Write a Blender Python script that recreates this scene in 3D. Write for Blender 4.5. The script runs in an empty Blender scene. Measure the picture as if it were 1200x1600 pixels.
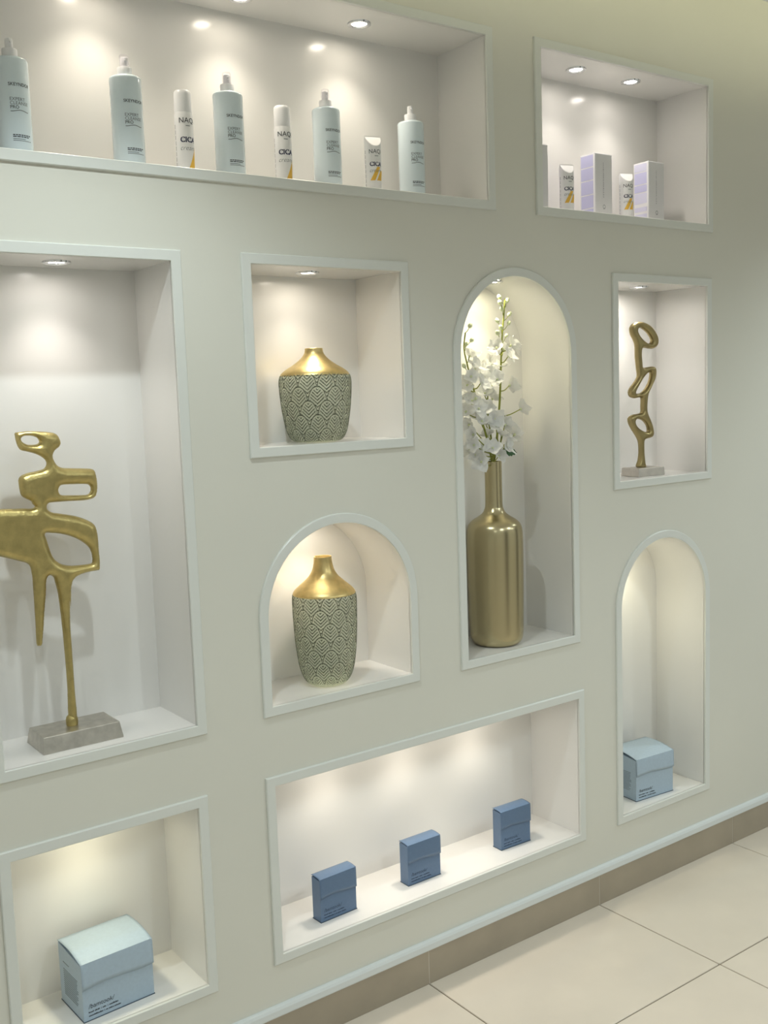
import bpy, bmesh, math, random
import numpy as np
from mathutils import Vector, Matrix
from mathutils.geometry import delaunay_2d_cdt

scene = bpy.context.scene
C = scene.collection
PI = math.pi
random.seed(7)

# ------------------------------------------------------------------ camera
cam_data = bpy.data.cameras.new('camera')
cam_data.sensor_fit = 'HORIZONTAL'
cam_data.sensor_width = 36.0
cam_data.lens = 1619.87 / 1200 * 36.0
cam_data.clip_start = 0.02
cam = bpy.data.objects.new('camera', cam_data)
C.objects.link(cam)
yaw, pitch, roll = 0.63071537, -0.11412072, -0.03498015
fwd = Vector((math.sin(yaw) * math.cos(pitch), math.cos(yaw) * math.cos(pitch), math.sin(pitch)))
rgt = Vector((math.cos(yaw), -math.sin(yaw), 0))
upv = rgt.cross(fwd)
r2 = math.cos(roll) * rgt + math.sin(roll) * upv
u2 = -math.sin(roll) * rgt + math.cos(roll) * upv
m3 = Matrix((r2, u2, -fwd)).transposed()
cam.matrix_world = Matrix.Translation((-0.48163, -1.86589, 1.41653)) @ m3.to_4x4()
scene.camera = cam

# ------------------------------------------------------------------ world, exposure
world = bpy.data.worlds.new('world')
scene.world = world
world.use_nodes = True
world.node_tree.nodes['Background'].inputs[0].default_value = (0.9, 0.95, 1.0, 1)
world.node_tree.nodes['Background'].inputs[1].default_value = 0.0
scene.view_settings.view_transform = 'Standard'
scene.view_settings.look = 'None'
scene.view_settings.gamma = 1.0
scene.view_settings.use_curve_mapping = False
scene.view_settings.exposure = 0.0

# light levels
NICHE_W = 2.6         # watts of one niche spotlight
ROOM_W = 26.0         # watts of one ceiling downlight
COVE_E = 6.0          # emission of the cove strip
WARM = (1.0, 0.90, 0.75)
WARM2 = (1.0, 0.92, 0.65)
SOFT = (1.0, 0.94, 0.87)
LENS_E = 112.0         # glow of a niche spotlight's lens
COOL = (0.90, 1.0, 1.01)
# x, y, strength, cone in degrees; all but the first two are added fill
DOWNLIGHTS = [(0.17, -0.56, 0.95, 122), (3.1, -0.56, 1.15, 128), (-1.3, -0.9, 0.5, 130), (0.9, -2.3, 1.25, 165), (2.3, -2.0, 1.35, 165),
              (3.5, -2.4, 1.25, 165), (-0.9, -2.7, 1.1, 165)]
CEIL_Z = 2.35
COVE_Y = -0.27

# ------------------------------------------------------------------ materials
def mat(name, col, rough=0.5, metal=0.0, spec=0.5, noise=0.0, nscale=20.0, bump=0.0, bscale=200.0, coat=0.0, detail=3.0, aniso=0.0):
    m = bpy.data.materials.new(name)
    m.use_nodes = True
    nt = m.node_tree
    b = nt.nodes['Principled BSDF']
    b.inputs['Base Color'].default_value = (*col, 1)
    b.inputs['Roughness'].default_value = rough
    b.inputs['Metallic'].default_value = metal
    b.inputs['Specular IOR Level'].default_value = spec
    b.inputs['Coat Weight'].default_value = coat
    b.inputs['Anisotropic'].default_value = aniso
    tc = nt.nodes.new('ShaderNodeTexCoord')
    if noise > 0:
        n = nt.nodes.new('ShaderNodeTexNoise')
        n.inputs['Scale'].default_value = nscale
        n.inputs['Detail'].default_value = detail
        nt.links.new(tc.outputs['Object'], n.inputs['Vector'])
        rmp = nt.nodes.new('ShaderNodeMapRange')
        rmp.inputs['From Min'].default_value = 0.3
        rmp.inputs['From Max'].default_value = 0.7
        rmp.inputs['To Min'].default_value = 1 - noise
        rmp.inputs['To Max'].default_value = 1 + noise
        nt.links.new(n.outputs['Fac'], rmp.inputs['Value'])
        mx = nt.nodes.new('ShaderNodeVectorMath')
        mx.operation = 'SCALE'
        mx.inputs[0].default_value = col
        nt.links.new(rmp.outputs['Result'], mx.inputs['Scale'])
        nt.links.new(mx.outputs['Vector'], b.inputs['Base Color'])
    if bump > 0:
        n2 = nt.nodes.new('ShaderNodeTexNoise')
        n2.inputs['Scale'].default_value = bscale
        n2.inputs['Detail'].default_value = 4.0
        nt.links.new(tc.outputs['Object'], n2.inputs['Vector'])
        bp = nt.nodes.new('ShaderNodeBump')
        bp.inputs['Strength'].default_value = bump
        bp.inputs['Distance'].default_value = 0.002
        nt.links.new(n2.outputs['Fac'], bp.inputs['Height'])
        nt.links.new(bp.outputs['Normal'], b.inputs['Normal'])
    return m

def emit(name, col, strength):
    m = bpy.data.materials.new(name)
    m.use_nodes = True
    nt = m.node_tree
    nt.nodes.clear()
    e = nt.nodes.new('ShaderNodeEmission')
    e.inputs[0].default_value = (*col, 1)
    e.inputs[1].default_value = strength
    o = nt.nodes.new('ShaderNodeOutputMaterial')
    nt.links.new(e.outputs[0], o.inputs[0])
    return m

def glass(name, col, rough, mixf):
    """tinted pressed glass: refracting body plus some straight-through light"""
    m = bpy.data.materials.new(name)
    m.use_nodes = True
    nt = m.node_tree
    b = nt.nodes['Principled BSDF']
    b.inputs['Base Color'].default_value = (*col, 1)
    b.inputs['Roughness'].default_value = rough
    b.inputs['Transmission Weight'].default_value = 1.0
    b.inputs['IOR'].default_value = 1.45
    t = nt.nodes.new('ShaderNodeBsdfTransparent')
    t.inputs[0].default_value = (*col, 1)
    mx = nt.nodes.new('ShaderNodeMixShader')
    mx.inputs[0].default_value = mixf
    nt.links.new(b.outputs[0], mx.inputs[1])
    nt.links.new(t.outputs[0], mx.inputs[2])
    nt.links.new(mx.outputs[0], nt.nodes['Material Output'].inputs[0])
    return m

def smoked(name, tint, body, opac, rough):
    """pressed smoked glass: part of the light passes tinted, the rest meets a glossy grey-green body"""
    m = bpy.data.materials.new(name)
    m.use_nodes = True
    nt = m.node_tree
    b = nt.nodes['Principled BSDF']
    b.inputs['Base Color'].default_value = (*body, 1)
    b.inputs['Roughness'].default_value = rough
    b.inputs['Specular IOR Level'].default_value = 0.7
    t = nt.nodes.new('ShaderNodeBsdfTransparent')
    t.inputs[0].default_value = (*tint, 1)
    mx = nt.nodes.new('ShaderNodeMixShader')
    mx.inputs[0].default_value = opac
    nt.links.new(t.outputs[0], mx.inputs[1])
    nt.links.new(b.outputs[0], mx.inputs[2])
    nt.links.new(mx.outputs[0], nt.nodes['Material Output'].inputs[0])
    return m

def petal_mat(name, col, trans):
    m = bpy.data.materials.new(name)
    m.use_nodes = True
    nt = m.node_tree
    nt.nodes.clear()
    d = nt.nodes.new('ShaderNodeBsdfDiffuse')
    t = nt.nodes.new('ShaderNodeBsdfTranslucent')
    d.inputs[0].default_value = (*col, 1)
    t.inputs[0].default_value = (*col, 1)
    mx = nt.nodes.new('ShaderNodeMixShader')
    mx.inputs[0].default_value = trans
    o = nt.nodes.new('ShaderNodeOutputMaterial')
    nt.links.new(d.outputs[0], mx.inputs[1])
    nt.links.new(t.outputs[0], mx.inputs[2])
    nt.links.new(mx.outputs[0], o.inputs[0])
    return m

M = {}
M['wall'] = mat('wall_paint', (0.752, 0.745, 0.672), 0.32, spec=0.45, noise=0.012, nscale=3.0, bump=0.015, bscale=60)
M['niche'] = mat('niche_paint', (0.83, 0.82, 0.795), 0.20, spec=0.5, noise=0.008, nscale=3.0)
M['frame'] = mat('frame_paint', (0.765, 0.785, 0.748), 0.35, spec=0.45)
M['skirt'] = mat('skirting_tile', (0.40, 0.345, 0.265), 0.3, noise=0.06, nscale=9.0)
M['tile'] = mat('floor_tile', (0.74, 0.67, 0.575), 0.16, noise=0.035, nscale=5.0, spec=0.5)
M['grout'] = mat('grout', (0.22, 0.18, 0.13), 0.9)
M['skirt_grout'] = mat('pale_grout', (0.62, 0.58, 0.50), 0.9)
M['strip'] = mat('strip_paint', (0.75, 0.79, 0.79), 0.4)
M['ceil'] = mat('ceiling_paint', (0.85, 0.85, 0.84), 0.7)
M['room'] = mat('room_paint', (0.80, 0.79, 0.76), 0.6)
M['dark'] = mat('added_door_dark', (0.05, 0.045, 0.04), 0.3)
M['chrome'] = mat('chrome', (0.82, 0.83, 0.86), 0.16, metal=1.0)
M['lens_cool'] = emit('downlight_lens', (0.93, 0.97, 1.0), 12.0)
M['cove'] = emit('cove_light', (1.0, 0.98, 0.66), COVE_E)
M['gold_hammer'] = mat('hammered_gold', (0.53, 0.435, 0.185), 0.36, metal=1.0, noise=0.12, nscale=60, bump=0.35, bscale=170)
M['gold_smooth'] = mat('aged_gold', (0.37, 0.30, 0.145), 0.30, metal=1.0, noise=0.08, nscale=40)
M['gold_vase'] = mat('brushed_gold', (0.68, 0.53, 0.24), 0.40, metal=1.0, noise=0.10, nscale=70, bump=0.06, bscale=300)
M['gold_satin'] = mat('satin_gold', (0.54, 0.47, 0.29), 0.27, metal=1.0)
M['pewter'] = mat('cast_pewter', (0.55, 0.52, 0.465), 0.36, metal=0.9, noise=0.16, nscale=45, bump=0.25, bscale=120, detail=6)
M['nickel'] = mat('pale_pewter', (0.62, 0.58, 0.53), 0.42, metal=0.8, noise=0.08, nscale=45)
M['glass'] = smoked('smoked_glass', (0.92, 0.94, 0.85), (0.74, 0.77, 0.62), 0.32, 0.06)
M['refraction_line'] = smoked('refraction_dark_glass', (0.36, 0.39, 0.32), (0.05, 0.058, 0.040), 0.70, 0.06)  # relief lines coloured dark in place of refraction at their edges
M['bottle'] = mat('bottle_plastic', (0.72, 0.83, 0.89), 0.14, spec=0.6, coat=0.3)
M['cap_white'] = mat('white_plastic', (0.88, 0.88, 0.90), 0.3)
M['clear'] = glass('clear_cap', (0.99, 0.98, 1.0), 0.05, 0.78)
M['tube'] = mat('tube_white', (0.86, 0.86, 0.87), 0.3, spec=0.5)
M['navy'] = mat('navy_ink', (0.012, 0.018, 0.07), 0.5)
M['ink'] = mat('grey_ink', (0.03, 0.038, 0.05), 0.5)
M['ink_soft'] = mat('soft_grey_ink', (0.13, 0.155, 0.17), 0.5)
M['yellow'] = mat('yellow_print', (0.86, 0.53, 0.08), 0.4)
M['silver'] = mat('silver_card', (0.76, 0.76, 0.78), 0.40, metal=0.1)
M['lav'] = mat('lavender_print', (0.60, 0.60, 0.86), 0.5)
M['lav_soft'] = mat('pale_lavender_print', (0.72, 0.72, 0.90), 0.5)
M['card_white'] = mat('white_card', (0.88, 0.88, 0.92), 0.45)
M['pale_blue'] = mat('pale_blue_card', (0.43, 0.54, 0.645), 0.40, noise=0.03, nscale=150, spec=0.5)
M['mid_blue'] = mat('slate_blue_card', (0.120, 0.195, 0.32), 0.33, noise=0.03, nscale=150, spec=0.5)
M['side_ink'] = mat('side_print_ink', (0.17, 0.21, 0.24), 0.5)
M['box_edge'] = mat('card_edge', (0.05, 0.08, 0.12), 0.6)
M['petal'] = petal_mat('white_petal', (0.94, 0.94, 0.93), 0.35)
M['bud'] = mat('green_white_bud', (0.74, 0.80, 0.52), 0.5)
M['stem'] = mat('green_stem', (0.27, 0.30, 0.04), 0.5)
M['leaf'] = mat('dark_leaf', (0.035, 0.12, 0.03), 0.4)

# ------------------------------------------------------------------ helpers
def link_mesh(name, verts, faces, m, parent=None, smooth=False, loc=None):
    me = bpy.data.meshes.new(name)
    me.from_pydata([tuple(v) for v in verts], [], faces)
    me.validate()
    if smooth:
        me.polygons.foreach_set('use_smooth', [True] * len(me.polygons))
    me.materials.append(m)
    me.update()
    return link_data(name, me, parent, loc)

def link_data(name, me, parent=None, loc=None, rot=None):
    o = bpy.data.objects.new(name, me)
    C.objects.link(o)
    if parent is not None:
        o.parent = parent
    if loc is not None:
        o.location = loc
    if rot is not None:
        o.rotation_euler = rot
    return o

def bm_obj(name, bm, m, parent=None, smooth=False, loc=None):
    me = bpy.data.meshes.new(name)
    bmesh.ops.recalc_face_normals(bm, faces=bm.faces[:])
    bm.to_mesh(me)
    bm.free()
    if smooth:
        me.polygons.foreach_set('use_smooth', [True] * len(me.polygons))
    me.materials.append(m)
    return link_data(name, me, parent, loc)

def tag(o, label, cat, group=None):
    o['label'] = label
    o['category'] = cat
    if group:
        o['group'] = group
    return o

def thing(name, label, cat, loc=(0, 0, 0), rz=0.0, group=None):
    o = bpy.data.objects.new(name, None)
    o.empty_display_size = 0.05
    C.objects.link(o)
    o.location = loc
    o.rotation_euler = (0, 0, rz)
    return tag(o, label, cat, group)

def struct(o):
    o['kind'] = 'structure'
    return o

def box_bm(x0, x1, y0, y1, z0, z1, bevel=0.0, seg=1, bm=None):
    own = bm is None
    if own:
        bm = bmesh.new()
    vs = [bm.verts.new((x, y, z)) for z in (z0, z1) for y in (y0, y1) for x in (x0, x1)]
    fs = [(0, 2, 3, 1), (4, 5, 7, 6), (0, 1, 5, 4), (2, 6, 7, 3), (0, 4, 6, 2), (1, 3, 7, 5)]
    faces = [bm.faces.new([vs[i] for i in f]) for f in fs]
    if bevel > 0:
        es = list({e for f in faces for e in f.edges})
        bmesh.ops.bevel(bm, geom=es, offset=bevel, segments=seg, affect='EDGES', profile=0.5)
    return bm

def box(name, x0, x1, y0, y1, z0, z1, m, parent=None, bevel=0.0, seg=1):
    return bm_obj(name, box_bm(x0, x1, y0, y1, z0, z1, bevel, seg), m, parent)

def lathe(name, prof, m, parent=None, n=48, loc=None, close_top=True, close_bottom=True, smooth=True):
    """prof: list of (r, z) from bottom to top"""
    verts, faces = [], []
    k = len(prof)
    for i in range(n):
        a = 2 * PI * i / n
        for r, z in prof:
            verts.append((r * math.cos(a), r * math.sin(a), z))
    for i in range(n):
        j = (i + 1) % n
        for q in range(k - 1):
            faces.append((i * k + q, j * k + q, j * k + q + 1, i * k + q + 1))
    if close_bottom and prof[0][0] > 1e-6:
        faces.append(tuple(i * k for i in range(n))[::-1])
    if close_top and prof[-1][0] > 1e-6:
        faces.append(tuple(i * k + k - 1 for i in range(n)))
    o = link_mesh(name, verts, faces, m, parent, False, loc)
    if smooth:
        sm = [abs(p.normal.z) < 0.985 or len(p.vertices) == 4 for p in o.data.polygons]
        o.data.polygons.foreach_set('use_smooth', sm)
        o.data.set_sharp_from_angle(angle=math.radians(38))
    return o

def crom(pts, step, closed=True):
    """Catmull-Rom resample of a 2D/3D polyline"""
    P = [np.array(p, float) for p in pts]
    n = len(P)
    out = []
    rng = range(n) if closed else range(n - 1)
    for i in rng:
        if closed:
            p0, p1, p2, p3 = P[(i - 1) % n], P[i], P[(i + 1) % n], P[(i + 2) % n]
        else:
            p0, p1, p2, p3 = P[max(i - 1, 0)], P[i], P[i + 1], P[min(i + 2, n - 1)]
        k = max(1, int(math.ceil(np.linalg.norm(p2 - p1) / step)))
        for q in range(k):
            t = q / k
            out.append(0.5 * ((2 * p1) + (-p0 + p2) * t + (2 * p0 - 5 * p1 + 4 * p2 - p3) * t * t + (-p0 + 3 * p1 - 3 * p2 + p3) * t ** 3))
    if not closed:
        out.append(P[-1])
    return np.array(out)

def inside(pts, poly):
    x, y = pts[:, 0], pts[:, 1]
    res = np.zeros(len(pts), bool)
    n = len(poly)
    j = n - 1
    for i in range(n):
        xi, yi = poly[i]
        xj, yj = poly[j]
        c = ((yi > y) != (yj > y)) & (x < (xj - xi) * (y - yi) / (yj - yi + 1e-15) + xi)
        res ^= c
        j = i
    return res

def triangulate(loops, extra=None):
    """loops: outer then holes; returns verts (N,2), tris inside outer and outside the holes"""
    co, ed = [], []
    for lp in loops:
        s = len(co)
        co += [Vector((float(p[0]), float(p[1]))) for p in lp]
        n = len(lp)
        ed += [(s + i, s + (i + 1) % n) for i in range(n)]
    if extra is not None:
        co += [Vector((float(p[0]), float(p[1]))) for p in extra]
    vo, eo, fo, _, _, _ = delaunay_2d_cdt(co, ed, [], 0, 1e-7)
    V = np.array([(v.x, v.y) for v in vo])
    T = np.array([tuple(f) for f in fo])
    cen = V[T].mean(axis=1)
    keep = inside(cen, loops[0])
    for h in loops[1:]:
        keep &= ~inside(cen, h)
    return V, T[keep]

def seg_dist(P, loops):
    d = np.full(len(P), 1e9)
    for lp in loops:
        A = np.asarray(lp)
        B = np.roll(A, -1, axis=0)
        for a, b in zip(A, B):
            ab = b - a
            t = np.clip(((P - a) @ ab) / (ab @ ab + 1e-18), 0, 1)
            q = a + t[:, None] * ab
            d = np.minimum(d, np.hypot(*(P - q).T))
    return d

def inflate(name, outline, holes, step, grid, R, T, m, parent, loc=None):
    """a cast, pillow-edged plate in the local x-z plane"""
    lo = crom(outline, step)
    lh = [crom(h, step) for h in holes]
    loops = [lo] + lh
    mn, mx = lo.min(0), lo.max(0)
    gx, gy = np.meshgrid(np.arange(mn[0], mx[0], grid), np.arange(mn[1], mx[1], grid * 0.87))
    gx[1::2] += grid * 0.5
    G = np.stack([gx.ravel(), gy.ravel()], 1)
    k = inside(G, lo)
    for h in lh:
        k &= ~inside(G, h)
    G = G[k]
    G = G[seg_dist(G, loops) > grid * 0.45]
    V, tri = triangulate(loops, G)
    d = seg_dist(V, loops)
    hgt = T * np.sqrt(np.clip(1 - (1 - np.minimum(d, R) / R) ** 2, 0, 1))
    edge = d < 1e-6
    n = len(V)
    front = [(V[i, 0], -hgt[i], V[i, 1]) for i in range(n)]
    verts = list(front)
    back = {}
    for i in range(n):
        if edge[i]:
            back[i] = i
        else:
            back[i] = len(verts)
            verts.append((V[i, 0], hgt[i], V[i, 1]))
    faces = []
    for a, b, c in tri:
        faces.append((int(a), int(b), int(c)))
        if not (edge[a] and edge[b] and edge[c]):
            faces.append((back[int(c)], back[int(b)], back[int(a)]))
    return link_mesh(name, verts, faces, m, parent, True, loc)

_text_cache = {}
def text_geo(s, size, bold=0.0, shear=0.0, spacing=1.0):
    key = (s, size, bold, shear, spacing)
    if key in _text_cache:
        return _text_cache[key]
    cu = bpy.data.curves.new('lettering_source', 'FONT')
    cu.body = s
    cu.size = size
    cu.offset = bold * size
    cu.shear = shear
    cu.space_character = spacing
    cu.resolution_u = 3
    cu.fill_mode = 'FRONT'
    ob = bpy.data.objects.new('lettering_source', cu)
    C.objects.link(ob)
    dg = bpy.context.evaluated_depsgraph_get()
    dg.update()
    ev = ob.evaluated_get(dg)
    me = ev.to_mesh()
    V = np.array([(v.co.x, v.co.y) for v in me.vertices])
    F = [tuple(p.vertices) for p in me.polygons]
    ev.to_mesh_clear()
    bpy.data.objects.remove(ob)
    bpy.data.curves.remove(cu)
    V[:, 0] -= V[:, 0].min()
    _text_cache[key] = (V, F)
    return V, F

def wrap_text(name, lines, r, m, parent, a0, loc=None):
    """lines: list of (string, size, z, bold, shear, u_shift); a0: angle (0 = facing -y) of the left edge"""
    verts, faces = [], []
    for s, size, z, bold, shear, us in lines:
        V, F = text_geo(s, size, bold, shear)
        off = len(verts)
        for u, v in V:
            a = a0 + (u + us) / r
            verts.append((r * math.sin(a), -r * math.cos(a), z + v))
        faces += [tuple(i + off for i in f) for f in F]
    return link_mesh(name, verts, faces, m, parent, False, loc)

def wrap_bars(name, bars, r, m, parent, a0):
    """bars: list of (u0, u1, z0, z1) or 4-point quads [(u,z)*4] laid on a cylinder"""
    verts, faces = [], []
    for bq in bars:
        if len(bq) == 4 and not isinstance(bq[0], tuple):
            u0, u1, z0, z1 = bq
            q = [(u0, z0), (u1, z0), (u1, z1), (u0, z1)]
        else:
            q = bq
        n, k = 10, 8
        s = len(verts)
        for i in range(n + 1):
            t = i / n
            for j in range(k + 1):
                w = j / k
                ub = q[0][0] + (q[1][0] - q[0][0]) * t
                zb = q[0][1] + (q[1][1] - q[0][1]) * t
                uu = q[3][0] + (q[2][0] - q[3][0]) * t
                zu = q[3][1] + (q[2][1] - q[3][1]) * t
                a = a0 + (ub + (uu - ub) * w) / r
                verts.append((r * math.sin(a), -r * math.cos(a), zb + (zu - zb) * w))
        for i in range(n):
            for j in range(k):
                v = s + i * (k + 1) + j
                faces.append((v, v + k + 1, v + k + 2, v + 1))
    return link_mesh(name, verts, faces, m, parent, False)

def flat_text(name, lines, m, parent, y):
    """lettering on a front face (x right, z up) at depth y; lines: (string, size, x, z, bold, shear)"""
    verts, faces = [], []
    for s, size, x, z, bold, shear in lines:
        V, F = text_geo(s, size, bold, shear)
        off = len(verts)
        verts += [(x + u, y, z + v) for u, v in V]
        faces += [tuple(i + off for i in f) for f in F]
    return link_mesh(name, verts, faces, m, parent)

def tube(name, pts, r0, r1, m, parent, n=8, step=0.01):
    P = crom(pts, step, closed=False)
    k = len(P)
    verts, faces = [], []
    for i in range(k):
        t = P[min(i + 1, k - 1)] - P[max(i - 1, 0)]
        t = Vector(t).normalized()
        a = t.cross(Vector((0, 1, 0.01))).normalized()
        b = t.cross(a)
        r = r0 + (r1 - r0) * i / (k - 1)
        for q in range(n):
            w = 2 * PI * q / n
            verts.append(Vector(P[i]) + r * (math.cos(w) * a + math.sin(w) * b))
    for i in range(k - 1):
        for q in range(n):
            w = (q + 1) % n
            faces.append((i * n + q, i * n + w, (i + 1) * n + w, (i + 1) * n + q))
    faces.append(tuple(range(n)))
    faces.append(tuple((k - 1) * n + q for q in range(n))[::-1])
    return link_mesh(name, verts, faces, m, parent, True)

# traced outlines and flower positions, metres
STEM1 = [(1.2864,0.08,1.221),(1.3038,0.085,1.2846),(1.3149,0.085,1.3649),(1.3194,0.083,1.4291),(1.3207,0.08,1.493),(1.3269,0.08,1.5566),(1.3325,0.08,1.5963),(1.3381,0.08,1.6408)]
BLOOM1 = [(1.3016,0.075,1.5167),(1.3523,0.08,1.5232),(1.3286,0.065,1.4954),(1.327,0.09,1.4693),(1.2876,0.06,1.4387),(1.3861,0.085,1.3623),(1.2761,0.06,1.3424),(1.3732,0.11,1.4237),(1.3059,0.1,1.478),(1.3464,0.1,1.5131)]
BUD1 = [(1.3228,0.08,1.6388),(1.3227,0.078,1.6245),(1.3285,0.08,1.6089),(1.344,0.082,1.63),(1.3478,0.08,1.5982),(1.3431,0.078,1.5757),(1.3191,0.076,1.5627),(1.3091,0.075,1.5499),(1.3422,0.085,1.5459),(1.3192,0.085,1.5807)]
STEM2 = [(1.2796,0.075,1.2217),(1.2599,0.07,1.2873),(1.2373,0.06,1.3283),(1.2153,0.055,1.3684),(1.2082,0.055,1.4076),(1.1951,0.055,1.4466),(1.1841,0.055,1.4853),(1.177,0.055,1.516),(1.1867,0.06,1.5545)]
BLOOM2 = [(1.2037,0.05,1.4664),(1.1818,0.05,1.4252),(1.1993,0.055,1.3877),(1.1842,0.06,1.3619),(1.2293,0.075,1.4498),(1.2057,0.07,1.4966),(1.2168,0.045,1.4304),(1.1962,0.075,1.3927),(1.184,0.04,1.4464),(1.213,0.05,1.3685),(1.2268,0.055,1.3366)]
BUD2 = [(1.2081,0.07,1.5676),(1.2067,0.065,1.5334),(1.1876,0.06,1.5223),(1.2073,0.05,1.3873),(1.1751,0.05,1.4699)]
STEM3 = [(1.2931,0.085,1.2204),(1.2954,0.095,1.2849),(1.2928,0.1,1.3336),(1.2899,0.1,1.3821),(1.2933,0.1,1.4222)]
BLOOM3 = [(1.2895,0.09,1.4507),(1.2497,0.065,1.4428),(1.2798,0.1,1.4033),(1.3123,0.11,1.3896),(1.2499,0.09,1.3515),(1.2539,0.07,1.3671),(1.327,0.12,1.43),(1.2621,0.1,1.4548),(1.2928,0.11,1.3255)]
STEM4 = [(1.2844,0.078,1.2164),(1.2712,0.07,1.2353),(1.2713,0.06,1.2549),(1.2845,0.055,1.2702)]
BLOOM4 = [(1.1985,0.05,1.3067),(1.1953,0.045,1.2819),(1.2043,0.07,1.3297),(1.2538,0.045,1.2691),(1.2964,0.06,1.2983),(1.3198,0.055,1.2842),(1.3687,0.09,1.2974),(1.2139,0.06,1.2553),(1.2213,0.05,1.2393),(1.2749,0.05,1.2485),(1.2804,0.09,1.2971),(1.297,0.045,1.2729),(1.2353,0.055,1.2731),(1.2707,0.05,1.322),(1.3267,0.08,1.324),(1.2129,0.08,1.266)]
LEAF4 = [(1.2973,0.055,1.2646),(1.3385,0.05,1.2542)]
C_OUT = [(-0.0724,0.6012),(-0.0644,0.6022),(-0.0467,0.6031),(-0.0254,0.6015),(-0.0075,0.5993),(0.0023,0.5961),(0.0075,0.5913),(0.0101,0.5848),(0.0115,0.5775),(0.0084,0.5713),(0.0021,0.5668),(-0.0029,0.562),(-0.0054,0.5549),(-0.004,0.5466),(0.0009,0.5372),(0.0097,0.5315),(0.0243,0.5292),(0.0486,0.5271),(0.0674,0.5247),(0.0738,0.5201),(0.0763,0.5087),(0.0772,0.4937),(0.0754,0.4789),(0.0714,0.4708),(0.0634,0.4668),(0.0481,0.4654),(0.0162,0.4664),(-0.0097,0.4669),(-0.0198,0.466),(-0.0234,0.4608),(-0.0224,0.4544),(-0.0147,0.4481),(-0.0002,0.4445),(0.0251,0.4382),(0.0423,0.4318),(0.0573,0.4237),(0.0657,0.4163),(0.0699,0.4049),(0.0716,0.387),(0.0717,0.365),(0.072,0.3428),(0.0705,0.3279),(0.0663,0.3262),(0.0505,0.3256),(0.0324,0.3225),(0.021,0.3174),(0.015,0.3095),(0.0118,0.2957),(0.0091,0.2632),(0.0081,0.2729),(0.0053,0.2262),(0.0053,0.1789),(0.005,0.1075),(0.0049,0.0378),(-0.0101,0.0411),(-0.009,0.1102),(-0.0096,0.1815),(-0.0109,0.2289),(-0.0123,0.2619),(-0.0146,0.2949),(-0.0184,0.3152),(-0.0203,0.3241),(-0.026,0.3287),(-0.0315,0.3267),(-0.0349,0.3174),(-0.0369,0.2961),(-0.0409,0.2707),(-0.0453,0.2389),(-0.0422,0.2572),(-0.0491,0.2118),(-0.0519,0.1983),(-0.0575,0.197),(-0.0616,0.2024),(-0.0609,0.237),(-0.0603,0.283),(-0.0601,0.3289),(-0.0606,0.3338),(-0.0626,0.349),(-0.0683,0.3571),(-0.0824,0.3631),(-0.0984,0.3693),(-0.1162,0.3757),(-0.128,0.3792),(-0.1416,0.384),(-0.151,0.3913),(-0.1536,0.404),(-0.1518,0.4326),(-0.1479,0.4527),(-0.1396,0.4622),(-0.1275,0.4648),(-0.1096,0.4635),(-0.0894,0.462),(-0.069,0.4607),(-0.0525,0.4591),(-0.046,0.4621),(-0.0498,0.4673),(-0.0525,0.4729),(-0.0625,0.479),(-0.0693,0.4848),(-0.0716,0.4944),(-0.0727,0.5081),(-0.0722,0.5153),(-0.0676,0.5213),(-0.0559,0.5256),(-0.0412,0.5277),(-0.0263,0.5308),(-0.0212,0.5342),(-0.0184,0.5413),(-0.0211,0.5487),(-0.0287,0.5555),(-0.0408,0.5616),(-0.0547,0.5661),(-0.0642,0.569),(-0.069,0.5758),(-0.0718,0.5857),(-0.0729,0.5946)]
C_H = [[(-0.0621,0.5905),(-0.0562,0.5946),(-0.0455,0.5946),(-0.0368,0.5924),(-0.0309,0.5879),(-0.0295,0.5816),(-0.0342,0.5783),(-0.0432,0.5777),(-0.052,0.5789),(-0.0588,0.5829),(-0.0617,0.5866)],[(0.0009,0.4907),(0.0044,0.4968),(0.011,0.4986),(0.0296,0.4979),(0.0521,0.4966),(0.0605,0.4941),(0.0636,0.4883),(0.062,0.48),(0.0555,0.4759),(0.0431,0.476),(0.0207,0.4776),(0.006,0.4793),(0.0017,0.4837)],[(-0.0304,0.4096),(-0.016,0.4086),(0.0031,0.4044),(0.0222,0.3969),(0.0391,0.3863),(0.0516,0.3739),(0.0564,0.3624),(0.0577,0.349),(0.0557,0.3422),(0.0471,0.341),(0.0293,0.3411),(0.0118,0.3427),(-0.001,0.3465),(-0.0113,0.3532),(-0.0192,0.3639),(-0.0244,0.3806),(-0.0285,0.3982)]]
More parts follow.
